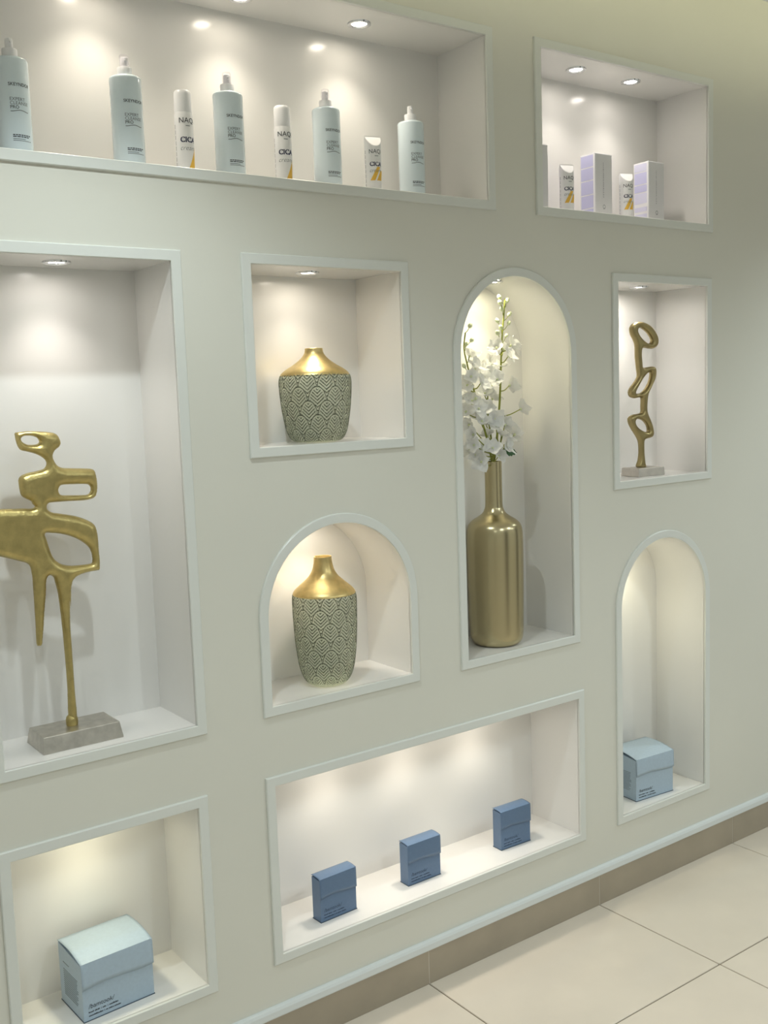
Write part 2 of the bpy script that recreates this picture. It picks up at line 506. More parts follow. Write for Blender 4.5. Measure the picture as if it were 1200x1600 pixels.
G_OUT = [(-0.0224,0.0246),(-0.0161,0.0463),(-0.013,0.0676),(-0.0144,0.0921),(-0.0216,0.1078),(-0.0378,0.1283),(-0.0498,0.1456),(-0.0537,0.1593),(-0.0503,0.1683),(-0.0373,0.1738),(-0.0169,0.176),(-0.0054,0.1801),(-0.0045,0.1952),(-0.0043,0.2165),(-0.0124,0.2204),(-0.0328,0.2189),(-0.0469,0.2239),(-0.0516,0.2361),(-0.0467,0.2479),(-0.0324,0.2626),(-0.0201,0.2773),(-0.018,0.2863),(-0.0206,0.3044),(-0.0244,0.3344),(-0.0253,0.3643),(-0.0312,0.3793),(-0.0412,0.3942),(-0.045,0.409),(-0.0421,0.4194),(-0.0308,0.4283),(-0.0105,0.4314),(0.0098,0.4285),(0.0302,0.4195),(0.0466,0.4045),(0.0568,0.3879),(0.058,0.3727),(0.0525,0.3622),(0.04,0.3563),(0.0235,0.3564),(0.0072,0.3587),(-0.0031,0.3551),(-0.0053,0.3402),(-0.0034,0.3191),(-0.0003,0.3046),(0.017,0.3052),(0.0376,0.307),(0.0467,0.3032),(0.05,0.2909),(0.0465,0.2728),(0.0352,0.2533),(0.0205,0.2309),(0.0162,0.2127),(0.0144,0.1885),(0.018,0.1731),(0.0282,0.1543),(0.0364,0.1355),(0.0392,0.1169),(0.032,0.1065),(0.0133,0.1029),(0.0038,0.0988),(0.002,0.0851),(0.0026,0.0605),(0.0057,0.0357),(0.0085,0.0226)]
G_H = [[(-0.0189,0.4075),(-0.0127,0.4135),(-0.0006,0.412),(0.0177,0.4015),(0.032,0.3865),(0.034,0.3774),(0.0257,0.3714),(0.0114,0.3754),(-0.0028,0.3851),(-0.0149,0.3971)],[(0.0292,0.2898),(0.0168,0.2871),(0.0003,0.2738),(-0.0162,0.2531),(-0.0278,0.2368),(-0.0246,0.2328),(-0.0103,0.2333),(0.0062,0.2419),(0.0207,0.2582),(0.0291,0.2762)],[(-0.0302,0.1538),(-0.0252,0.1596),(-0.013,0.1597),(0.0034,0.1523),(0.0157,0.1395),(0.0189,0.1271),(0.0135,0.1228),(-0.001,0.1266),(-0.0173,0.135),(-0.0274,0.1446)]]

# ------------------------------------------------------------------ the niche wall
X0, X1, Y0, ZT = -2.2, 4.3, -3.6, 2.62
FW = 0.0212           # width of the flat frame round each niche
FT = 0.0062           # how far the frame stands proud
# name: outer frame left, right, bottom, top, depth, arched
NICHES = {
    'A': (-0.010, 1.2366, 1.8368, 2.2516, 0.172, False),
    'B': (1.3720, 2.0655, 1.8361, 2.2535, 0.174, False),
    'C': (-0.0054, 0.4165, 0.7449, 1.7024, 0.172, False),
    'D': (0.5471, 0.9675, 1.2933, 1.7048, 0.172, False),
    'E': (0.5487, 0.9654, 0.7473, 1.1610, 0.171, True),
    'F': (1.0940, 1.5038, 0.7468, 1.7069, 0.174, True),
    'G': (1.6423, 2.0604, 1.1373, 1.7078, 0.176, False),
    'H': (1.6447, 2.0528, 0.2014, 1.0072, 0.174, True),
    'I': (0.5453, 1.5154, 0.1985, 0.6165, 0.178, False),
    'J': (-0.0082, 0.4093, 0.1946, 0.6177, 0.175, False),
}
ARC = 48
def niche_loop(k, off):
    """outline of the opening grown by off, counter-clockwise seen from the room; off=0 is the opening"""
    l, r, b, t, d, arch = NICHES[k]
    l, r, b, t = l + FW - off, r - FW + off, b + FW - off, t - FW + off
    if not arch:
        return [(l, b), (r, b), (r, t), (l, t)]
    R = (r - l) / 2
    cx, sp = (l + r) / 2, t - R
    pts = [(l, b), (r, b)]
    for i in range(ARC + 1):
        a = PI * i / ARC
        pts.append((cx + R * math.cos(a), sp + R * math.sin(a)))
    return pts

V, T = triangulate([[(X0, 0), (X1, 0), (X1, ZT), (X0, ZT)]] + [niche_loop(k, 0) for k in NICHES])
wall_back = struct(link_mesh('wall_back', [(v[0], 0.0, v[1]) for v in V], [tuple(int(i) for i in t) for t in T], M['wall']))

for k in NICHES:
    lp = niche_loop(k, 0)
    d = NICHES[k][4]
    verts, faces, sm = [], [], []
    n = len(lp)
    arch = NICHES[k][5]
    def side(i0, idxs, smooth):
        s = len(verts)
        for i in idxs:
            verts.append((lp[i][0], 0.0, lp[i][1]))
            verts.append((lp[i][0], d, lp[i][1]))
        for q in range(len(idxs) - 1):
            faces.append((s + 2 * q, s + 2 * q + 1, s + 2 * q + 3, s + 2 * q + 2))
            sm.append(smooth)
    side(0, [0, 1], False)
    if arch:
        side(0, [1] + list(range(2, n)) + [0], True)
    else:
        side(0, [1, 2], False); side(0, [2, 3], False); side(0, [3, 0], False)
    s = len(verts)
    verts += [(x, d, z) for x, z in lp]
    faces.append(tuple(range(s, s + n)))
    sm.append(False)
    nb = link_mesh('niche', verts, faces, M['niche'], wall_back)
    nb.data.polygons.foreach_set('use_smooth', sm)

def frame(idx, k):
    bev = 0.0018
    prof = [(FW, 0.001), (FW, -FT + bev), (FW - bev, -FT), (bev * 0.6, -FT), (0, -FT + bev * 0.6), (0, 0.001)]
    loops = [niche_loop(k, off) for off, y in prof]
    n = len(loops[0])
    verts, faces = [], []
    for (off, y), lp in zip(prof, loops):
        verts += [(x, y, z) for x, z in lp]
    for a in range(len(prof) - 1):
        for i in range(n):
            j = (i + 1) % n
            faces.append((a * n + i, a * n + j, (a + 1) * n + j, (a + 1) * n + i))
    return struct(link_mesh('trim_%d' % idx, verts, faces, M['frame']))
for i, k in enumerate(NICHES):
    frame(i + 1, k)

# ------------------------------------------------------------------ floor, skirting, room shell
floor = struct(box('floor', X0, X1, Y0, 0.3, -0.06, -0.0025, M['grout']))
TS = 0.6
JX, JY = 0.9615, -0.3952
gap = 0.0016
tile_mesh = {}
def tile(x0, x1, y0, y1):
    w, h = round(x1 - x0, 4), round(y1 - y0, 4)
    if (w, h) not in tile_mesh:
        o = bm_obj('floor_tile', box_bm(gap, w - gap, gap, h - gap, -0.012, 0.0, 0.0012), M['tile'], floor)
        tile_mesh[(w, h)] = o.data
    else:
        o = link_data('floor_tile', tile_mesh[(w, h)], floor)
    o.location = (x0, y0, 0)
xs = [JX + TS * i for i in range(-6, 7)]
xs = [X0] + [x for x in xs if X0 + 0.01 < x < X1 - 0.01] + [X1]
ys = [JY - TS * i for i in range(0, 7)]
ys = [0.0] + [y for y in ys if y > Y0 + 0.01] + [Y0]
for a, b in zip(xs[:-1], xs[1:]):
    for c, d in zip(ys[1:], ys[:-1]):
        tile(a, b, c, d)

base = struct(box('baseboard_back', X0, X1, -0.0088, 0.0, 0.0, 0.0855, M['skirt_grout']))
skm = None
for a, b in zip(xs[:-1], xs[1:]):
    bm = box_bm(a + 0.001, b - 0.001, -0.0095, -0.004, 0.0, 0.086, 0.0006)
    bm_obj('skirting_tile', bm, M['skirt'], base)
# painted strip capping the skirting
bm = bmesh.new()
prof = [(0.0, 0.0855), (-0.0115, 0.0855), (-0.0125, 0.088), (-0.012, 0.1005), (-0.009, 0.106), (-0.005, 0.1078), (0.0, 0.108)]
r0 = [bm.verts.new((X0, y, z)) for y, z in prof]
r1 = [bm.verts.new((X1, y, z)) for y, z in prof]
for i in range(len(prof) - 1):
    bm.faces.new((r0[i], r0[i + 1], r1[i + 1], r1[i]))
struct(bm_obj('trim_11', bm, M['strip'], None))

struct(box('ceiling', X0, X1, Y0, COVE_Y, CEIL_Z, CEIL_Z + 0.055, M['ceil']))
struct(box('ceiling_upper', X0, X1, COVE_Y - 0.4, 0.0, ZT, ZT + 0.05, M['ceil']))
struct(box('trim_12', X0, X1, COVE_Y - 0.42, COVE_Y - 0.40, CEIL_Z + 0.055, ZT, M['ceil']))
struct(box('wall_left', X0 - 0.1, X0, Y0, 0.0, 0.0, ZT, M['room']))
struct(box('wall_right', X1, X1 + 0.1, Y0, 0.0, 0.0, ZT, M['room']))
struct(box('wall_front', X0, X1, Y0 - 0.1, Y0, 0.0, ZT, M['room']))
door = struct(box('added_door_1', 1.2, 2.1, Y0 + 0.001, Y0 + 0.04, 0.0, 2.1, M['dark']))  # unseen door, added so the gold vase has something dark to reflect
box('door_handle', 1.27, 1.30, Y0 + 0.04, Y0 + 0.08, 0.95, 1.15, M['chrome'], door, 0.004)
door2 = struct(box('added_door_2', X1 - 0.04, X1 - 0.001, -2.2, -1.3, 0.0, 2.1, M['dark']))  # second unseen door, also added as a dark shape for reflections
box('door_handle', X1 - 0.08, X1 - 0.04, -1.42, -1.39, 0.95, 1.15, M['chrome'], door2, 0.004)

# ------------------------------------------------------------------ lamps
strip = link_data('cove_strip', box_bm and bpy.data.meshes.new('cove_strip'))
bm = box_bm(X0 + 0.05, X1 - 0.05, COVE_Y - 0.035, COVE_Y - 0.022, CEIL_Z + 0.056, CEIL_Z + 0.076)
bm.to_mesh(strip.data); bm.free()
strip.data.materials.append(M['cove'])
tag(strip, 'warm light strip hidden in the ceiling cove above the niche wall', 'light strip')

ring_prof = [(0.0160, 0.002), (0.0170, -0.0015), (0.0195, -0.0035), (0.0235, -0.004), (0.0258, -0.003), (0.0266, 0.0)]
_lens = {}
def lens_mat(col, watts):
    k = (col, round(watts, 3))
    if k not in _lens:
        _lens[k] = emit('lamp_lens', col, LENS_E * watts / NICHE_W)
    return _lens[k]

def spotlight(label, x, y, z, watts, col, size=104, blend=1.0, ring=1.0, name='recessed_spotlight', cat='spotlight', group=None, lens=None, radius=0.016, glow=1.0):
    t = thing(name, label, cat, (x, y, z), 0, group)
    rg = lathe('trim_ring', [(r * ring, h * ring) for r, h in ring_prof], M['chrome'], t, 32, close_top=False, close_bottom=False)
    lathe('lens', [(0.0, -0.0012), (0.010 * ring, -0.0014), (0.0168 * ring, -0.0008)], M[lens] if lens else lens_mat(col, watts * glow), t, 24, close_top=False, close_bottom=False)
    ld = bpy.data.lights.new('bulb', 'SPOT')
    ld.energy = watts
    ld.color = col
    ld.spot_size = math.radians(size)
    ld.spot_blend = blend
    ld.shadow_soft_size = radius
    lo = bpy.data.objects.new('bulb', ld)
    C.objects.link(lo)
    lo.parent = t
    lo.location = (0, 0, -0.008 * ring)
    return t

def nz(k): return NICHES[k][3] - FW
for x, w in ((0.327, 'above the leftmost bottles in the long top niche'), (0.624, 'in the middle of the long top niche'), (0.9215, 'nearest the right end of the long top niche')):
    spotlight('small chrome recessed spotlight ' + w, x, 0.085, nz('A'), NICHE_W * 1.05, WARM, glow=0.5)
for x, w in ((1.6026, 'left of the two in the top right niche'), (1.8154, 'right of the two in the top right niche')):
    spotlight('small chrome recessed spotlight, ' + w, x, 0.077, nz('B'), NICHE_W * 0.85, (1.0, 0.92, 0.84), glow=0.6)
spotlight('recessed spotlight above the gold figure sculpture', 0.2039, 0.081, nz('C'), NICHE_W * 0.98, SOFT, glow=0.6)
spotlight('recessed spotlight above the squat gold-topped glass vase', 0.757, 0.083, nz('D'), NICHE_W * 0.72, WARM)
spotlight('recessed spotlight in the arch over the taller glass vase', 0.757, 0.085, nz('E') - 0.003, NICHE_W * 0.75, WARM)
spotlight('recessed spotlight at the top of the arch over the white flowers', 1.302, 0.085, nz('F') - 0.003, NICHE_W * 1.15, WARM2)
spotlight('recessed spotlight above the three-ring gold sculpture', 1.8468, 0.080, nz('G'), NICHE_W * 1.2, SOFT)
spotlight('recessed spotlight at the top of the narrow right arch', 1.8487, 0.085, nz('H') - 0.003, NICHE_W * 0.85, WARM2)
for x, w in ((0.80, 'left of three'), (1.03, 'middle of three'), (1.262, 'right of three')):
    spotlight('hidden recessed spotlight over the slate blue boxes, ' + w, x, 0.085, nz('I'), NICHE_W * 0.52, (1.0, 0.90, 0.76), glow=1.1)
spotlight('recessed spotlight over the large pale blue box at lower left', 0.2, 0.085, nz('J'), NICHE_W * 0.47, WARM2, glow=1.5)
DL_LABELS = ['round ceiling downlight close to the niche wall, above the gold figure niche',
             'round ceiling downlight close to the niche wall, beyond its right end',
             'unseen fill downlight added to the left of the niche wall',
             'unseen fill downlight added in the back row, facing the square vase niche',
             'unseen fill downlight added in the back row, facing the narrow right arch',
             'unseen fill downlight added in the far right back corner',
             'unseen fill downlight added in the left back corner behind the viewer']
for i, (x, y, f, cone) in enumerate(DOWNLIGHTS):
    spotlight(DL_LABELS[i], x, y, CEIL_Z, ROOM_W * f, COOL, size=cone, blend=0.6, ring=1.9, name='ceiling_downlight', cat='downlight', group='shop ceiling downlights', lens='lens_cool', radius=0.025)

# ------------------------------------------------------------------ gold figure sculpture (tall left niche)
SH = {k: NICHES[k][2] + FW for k in NICHES}      # shelf height of each niche
def frustum(name, w0, d0, w1, d1, z0, z1, m, parent, bevel=0.0015, loc=None):
    bm = bmesh.new()
    vs = []
    for w, d, z in ((w0, d0, z0), (w1, d1, z1)):
        vs += [bm.verts.new((sx * w / 2, sy * d / 2, z)) for sx, sy in ((-1, -1), (1, -1), (1, 1), (-1, 1))]
    fs = [(3, 2, 1, 0), (4, 5, 6, 7)] + [(i, (i + 1) % 4, 4 + (i + 1) % 4, 4 + i) for i in range(4)]
    for f in fs:
        bm.faces.new([vs[i] for i in f])
    bmesh.ops.bevel(bm, geom=bm.edges[:], offset=bevel, segments=2, affect='EDGES', profile=0.5)
    return bm_obj(name, bm, m, parent, False, loc)

t = thing('figure_sculpture', 'tall hammered gold abstract figure with pierced eye standing on a pewter block', 'sculpture', (0.177, 0.082, SH['C']))
inflate('figure', C_OUT, C_H, 0.0022, 0.0024, 0.0150, 0.0125, M['gold_hammer'], t)
lathe('collar', [(0.0105, 0.030), (0.0115, 0.034), (0.0115, 0.043), (0.0100, 0.048), (0.0062, 0.052)], M['gold_hammer'], t, 24, loc=(-0.0045, 0, 0))
frustum('base', 0.158, 0.100, 0.150, 0.084, 0.0, 0.031, M['pewter'], t)

t = thing('ring_sculpture', 'slim gold sculpture of three stacked tilted rings on a pale metal block', 'sculpture', (1.851, 0.073, SH['G']), math.atan2(-0.011, 0.0978))
inflate('figure', G_OUT, G_H, 0.0022, 0.0022, 0.009, 0.0105, M['gold_smooth'], t)
frustum('base', 0.100, 0.072, 0.097, 0.069, 0.0, 0.0235, M['nickel'], t)

# ------------------------------------------------------------------ glass vases with pressed leaf pattern
def smooth_prof(pts, step=0.002):
    return [(float(a), float(b)) for a, b in crom(pts, step, closed=False)]

def relief(u, v, W, step, vtop):
    """height 0..1 of the overlapping arched-leaf pattern at arc length u, height v"""
    h = np.zeros_like(u)
    done = np.zeros(u.shape, bool)
    rows = int((vtop) / step) + 3
    a = W * 0.5
    hh = step * 1.15
    for k in range(rows, -3, -1):
        apex = vtop - k * step + 0.004
        uc = (u + (0.5 * W if k % 2 else 0.0)) % W - 0.5 * W
        dv = apex - v
        rho = np.sqrt((uc / a) ** 2 + (np.clip(hh - dv, 0, None) / hh) ** 2)
        ins = (dv > 0) & (rho < 1.0) & ~done
        ed = (1 - rho) * a
        rim = np.exp(-((ed - 0.0011) / 0.0009) ** 2)
        ph = (dv + 0.95 * np.abs(uc)) / 0.0074
        vein = np.clip((np.sin(2 * PI * ph) - 0.25) * 2.2, 0, 1)
        vein *= np.clip((ed - 0.0032) / 0.0010, 0, 1)
        rib = 0.5 * np.exp(-(uc / 0.0010) ** 2)
        val = np.maximum(np.maximum(rim, vein * 0.9), rib)
        h = np.where(ins, val, h)
        done |= ins
    return h

def glass_body(name, prof, ncell, step, amp, thick, m, parent, n=640, dz=0.0009):
    P = smooth_prof(prof, dz)
    R = np.array([p[0] for p in P]); Z = np.array([p[1] for p in P])
    k = len(P)
    ang = np.arange(n) * 2 * PI / n
    Rref = R.max()
    W = 2 * PI * Rref / ncell
    U = np.repeat((ang * Rref)[:, None], k, 1)
    S = np.concatenate([[0], np.cumsum(np.hypot(np.diff(R), np.diff(Z)))])
    S = np.repeat(S[None, :], n, 0)
    h = relief(U, S, W, step, S.max())
    fade = np.clip((S - 0.035) / 0.02, 0, 1) * np.clip((S.max() - S) / 0.003, 0, 1)
    RR = np.repeat(R[None, :], n, 0) + (h * amp - amp * 0.3) * fade
    X = RR * np.cos(ang)[:, None]; Y = RR * np.sin(ang)[:, None]; ZZ = np.repeat(Z[None, :], n, 0)
    outer = np.stack([X, Y, ZZ], -1).reshape(-1, 3)
    i = np.arange(n)[:, None]; q = np.arange(k - 1)[None, :]
    j = (i + 1) % n
    F = np.stack([i * k + q, j * k + q, j * k + q + 1, i * k + q + 1], -1).reshape(-1, 4).astype(np.int32)
    verts = outer
    hf = (h * fade).reshape(-1)[F].mean(axis=1)
    me = bpy.data.meshes.new(name)
    me.vertices.add(len(verts)); me.vertices.foreach_set('co', verts.astype(np.float32).ravel())
    me.loops.add(F.size); me.loops.foreach_set('vertex_index', F.ravel())
    me.polygons.add(len(F))
    me.polygons.foreach_set('loop_start', np.arange(0, F.size, 4, dtype=np.int32))
    me.polygons.foreach_set('loop_total', np.full(len(F), 4, np.int32))
    me.polygons.foreach_set('use_smooth', np.ones(len(F), bool))
    me.update()
    me.validate()
    me.materials.append(m)
    me.materials.append(M['refraction_line'])
    me.polygons.foreach_set('material_index', (hf > 0.60).astype(np.int32))  # raised lines get the dark colour that stands for refraction
    return link_data(name, me, parent)

t = thing('glass_vase', 'squat smoked glass vase with leaf relief and a gold neck in the square niche', 'vase', (0.757, 0.070, SH['D']))
body = [(0.0005, 0.0035), (0.030, 0.0020), (0.044, 0.0015), (0.053, 0.0045), (0.0605, 0.0125), (0.067, 0.028), (0.0718, 0.052), (0.0752, 0.075), (0.0778, 0.100), (0.0790, 0.120), (0.0790, 0.133), (0.0775, 0.142), (0.0752, 0.1485)]
glass_body('glass_body', body, 12, 0.0300, 0.0015, 0.0035, M['glass'], t)
cap = smooth_prof([(0.0765, 0.1455), (0.0748, 0.1495), (0.0700, 0.1545), (0.0610, 0.1610), (0.0490, 0.1680), (0.0370, 0.1765), (0.0275, 0.1850), (0.0218, 0.1930), (0.0200, 0.1990), (0.0196, 0.2040)], 0.0025)
cap += [(0.0188, 0.2046), (0.0178, 0.2038), (0.0182, 0.193), (0.026, 0.181), (0.046, 0.166), (0.070, 0.150)]
lathe('gold_neck', cap, M['gold_vase'], t, 96, close_bottom=False, close_top=False)

t = thing('glass_vase', 'taller smoked glass vase with leaf relief and a gold neck in the arched niche', 'vase', (0.755, 0.066, SH['E']))
body = [(0.0005, 0.0035), (0.026, 0.0018), (0.037, 0.0020), (0.046, 0.0080), (0.0545, 0.0210), (0.0608, 0.0400), (0.0650, 0.0650), (0.0682, 0.0950), (0.0703, 0.1300), (0.0715, 0.1650), (0.0718, 0.1880), (0.0712, 0.2020), (0.0695, 0.2100)]
glass_body('glass_body', body, 11, 0.0300, 0.0015, 0.0035, M['glass'], t)
cap = smooth_prof([(0.0706, 0.2075), (0.0695, 0.2115), (0.0645, 0.2180), (0.0545, 0.2270), (0.0430, 0.2370), (0.0330, 0.2470), (0.0262, 0.2580), (0.0225, 0.2690), (0.0206, 0.2800), (0.0198, 0.2900)], 0.0025)
cap += [(0.0196, 0.2912), (0.0184, 0.2912), (0.0178, 0.2895), (0.0190, 0.270), (0.030, 0.245), (0.052, 0.224), (0.066, 0.212)]
lathe('gold_neck', cap, M['gold_vase'], t, 96, close_bottom=False, close_top=False)

t = thing('gold_vase', 'tall bottle-shaped satin gold vase holding white flowers', 'vase', (1.285, 0.080, SH['F']))
prof = smooth_prof([(0.048, 0.0), (0.057, 0.0025), (0.064, 0.010), (0.0675, 0.022), (0.0690, 0.045), (0.0702, 0.100), (0.0712, 0.170), (0.0718, 0.240), (0.0716, 0.275), (0.0700, 0.296), (0.0650, 0.3095), (0.0545, 0.3200), (0.0410, 0.3285), (0.0305, 0.3365), (0.0245, 0.3460), (0.0222, 0.3580), (0.0217, 0.3850), (0.0216, 0.4300), (0.0217, 0.4660)], 0.003)
prof += [(0.0212, 0.4680), (0.0200, 0.4680), (0.0196, 0.4660), (0.0196, 0.36), (0.030, 0.333), (0.060, 0.312)]
lathe('body', [(0.0005, 0.0)] + prof, M['gold_satin'], t, 96, close_bottom=False, close_top=False)

# ------------------------------------------------------------------ flowers in the gold vase
def petal_mesh(name, L, W, cup, seedv):
    rnd = random.Random(seedv)
    nu, nv = 6, 7
    verts, faces = [], []
    for i in range(nu + 1):
        s = i / nu
        half = W / 2 * (math.sin(PI * min(s, 0.999) ** 0.72) ** 0.75 if s > 0 else 0.0) + 0.0012 * (1 - s)
        for j in range(nv):
            q = j / (nv - 1) * 2 - 1
            x = L * s
            y = half * q
            z = cup * (s ** 1.6) * L - 0.25 * L * max(0, s - 0.6) + 0.30 * half * q * q + 0.0012 * math.sin(7 * s + 4 * q + seedv)
            verts.append((x, y, z))
    for i in range(nu):
        for j in range(nv - 1):
            a = i * nv + j
            faces.append((a, a + 1, a + nv + 1, a + nv))
    me = bpy.data.meshes.new(name)
    me.from_pydata(verts, [], faces)
    me.polygons.foreach_set('use_smooth', [True] * len(faces))
    me.materials.append(M['petal'])
    return me
PETALS = [petal_mesh('petal', 0.024, 0.022, 0.55, 1), petal_mesh('petal', 0.026, 0.023, 0.35, 2), petal_mesh('petal', 0.022, 0.021, 0.75, 3)]

def ellipsoid_mesh(name, rx, rz, m, n=10, k=7):
    verts, faces = [], []
    for i in range(k + 1):
        a = -PI / 2 + PI * i / k
        for j in range(n):
            w = 2 * PI * j / n
            verts.append((rx * math.cos(a) * math.cos(w), rx * math.cos(a) * math.sin(w), rz + rz * math.sin(a)))
    for i in range(k):
        for j in range(n):
            q = (j + 1) % n
            faces.append((i * n + j, i * n + q, (i + 1) * n + q, (i + 1) * n + j))
    me = bpy.data.meshes.new(name)
    me.from_pydata(verts, [], faces)
    me.polygons.foreach_set('use_smooth', [True] * len(faces))
    me.materials.append(m)
    return me
CALYX = ellipsoid_mesh('blossom', 0.0036, 0.0042, M['bud'])
BUD = ellipsoid_mesh('bud', 0.0062, 0.0085, M['bud'])

def aim(dirv, spin=0.0):
    return Vector(dirv).to_track_quat('Z', 'Y') @ Matrix.Rotation(spin, 3, 'Z').to_quaternion()

def flower_stem(label, stem_pts, blooms, buds, r0, seedv, leaf=None, scale=1.0):
    rnd = random.Random(seedv)
    base = stem_pts[0]
    t = thing('flower_stem', label, 'flower stem', base)
    loc = lambda p: tuple(p[i] - base[i] for i in range(3))
    lp = [loc((base[0], base[1], base[2] - 0.06))] + [loc(p) for p in stem_pts]
    tube('stem', lp, r0, r0 * 0.5, M['stem'], t, 7, 0.012)
    dense = crom(stem_pts, 0.004, closed=False)
    def anchor(p):
        c = dense[dense[:, 2] < p[2] - 0.012]
        if len(c) == 0:
            c = dense[:1]
        return c[np.argmin(((c - np.array(p)) ** 2).sum(1))]
    for p in blooms:
        a = anchor(p)
        d = Vector(p) - Vector(a)
        mid = Vector(a) + d * 0.5 + Vector((0, 0, -0.004))
        if d.length > 0.008:
            tube('stalk', [loc(a), loc(mid), loc(p)], 0.0017, 0.0012, M['stem'], t, 5, 0.01)
        out = Vector((p[0] - a[0], p[1] - a[1] - 0.012, 0.022 + rnd.uniform(-0.012, 0.016)))
        out += Vector((rnd.uniform(-0.012, 0.010), -0.006, 0))
        b = link_data('blossom', CALYX, t, loc(p))
        b.rotation_mode = 'QUATERNION'
        b.rotation_quaternion = aim(out, rnd.uniform(0, 6))
        s = scale * rnd.uniform(0.85, 1.12)
        for q in range(5):
            pt = link_data('petal', PETALS[rnd.randrange(3)], b)
            pt.location = (0, 0, 0.004)
            pt.rotation_euler = (rnd.uniform(-0.15, 0.15), rnd.uniform(-0.25, 0.15), q * 2 * PI / 5 + rnd.uniform(-0.2, 0.2))
            pt.scale = (s * rnd.uniform(0.85, 1.1),) * 3
    for p in buds:
        a = anchor(p)
        d = Vector(p) - Vector(a)
        if d.length > 0.004:
            tube('stalk', [loc(a), loc((Vector(a) + Vector(p)) / 2 + Vector((0, 0, -0.002))), loc(p)], 0.0010, 0.0008, M['stem'], t, 5, 0.01)
        b = link_data('bud', BUD, t, loc(p))
        b.rotation_mode = 'QUATERNION'
        b.rotation_quaternion = aim(Vector((d.x, d.y, abs(d.z) + 0.006)))
        b.scale = (rnd.uniform(0.7, 1.0),) * 3
    if leaf:
        a, e = Vector(leaf[0]), Vector(leaf[1])
        ax = (e - a)
        L = ax.length
        ax.normalize()
        sd = ax.cross(Vector((0.3, -1, 0.2))).normalized()
        nn = sd.cross(ax)
        verts, faces = [], []
        prof = [0.02, 0.55, 0.95, 0.75, 1.0, 0.7, 0.8, 0.45, 0.5, 0.2, 0.0]
        k = len(prof)
        for i, w in enumerate(prof):
            c = a + ax * L * i / (k - 1)
            hw = 0.016 * w
            verts += [c + sd * hw + nn * 0.002, c - nn * 0.001, c - sd * hw + nn * 0.002]
        for i in range(k - 1):
            faces += [(3 * i, 3 * i + 1, 3 * i + 4, 3 * i + 3), (3 * i + 1, 3 * i + 2, 3 * i + 5, 3 * i + 4)]
        link_mesh('leaf', [loc(v) for v in verts], faces, M['leaf'], t, True)
    return t

flower_stem('tallest white flower stem with pale green buds at its tip, in the gold vase', STEM1, BLOOM1, BUD1, 0.0036, 3, scale=1.1)
flower_stem('white flower stem leaning left towards the arch frame, in the gold vase', STEM2, BLOOM2, BUD2, 0.0032, 5, scale=1.15)
flower_stem('white flower stem standing at the back between the two taller stems', STEM3, BLOOM3, [], 0.0032, 9, scale=1.15)
flower_stem('short stem of white blossoms with a dark green leaf at the vase mouth', STEM4, BLOOM4, [], 0.0024, 11, leaf=LEAF4, scale=1.05)

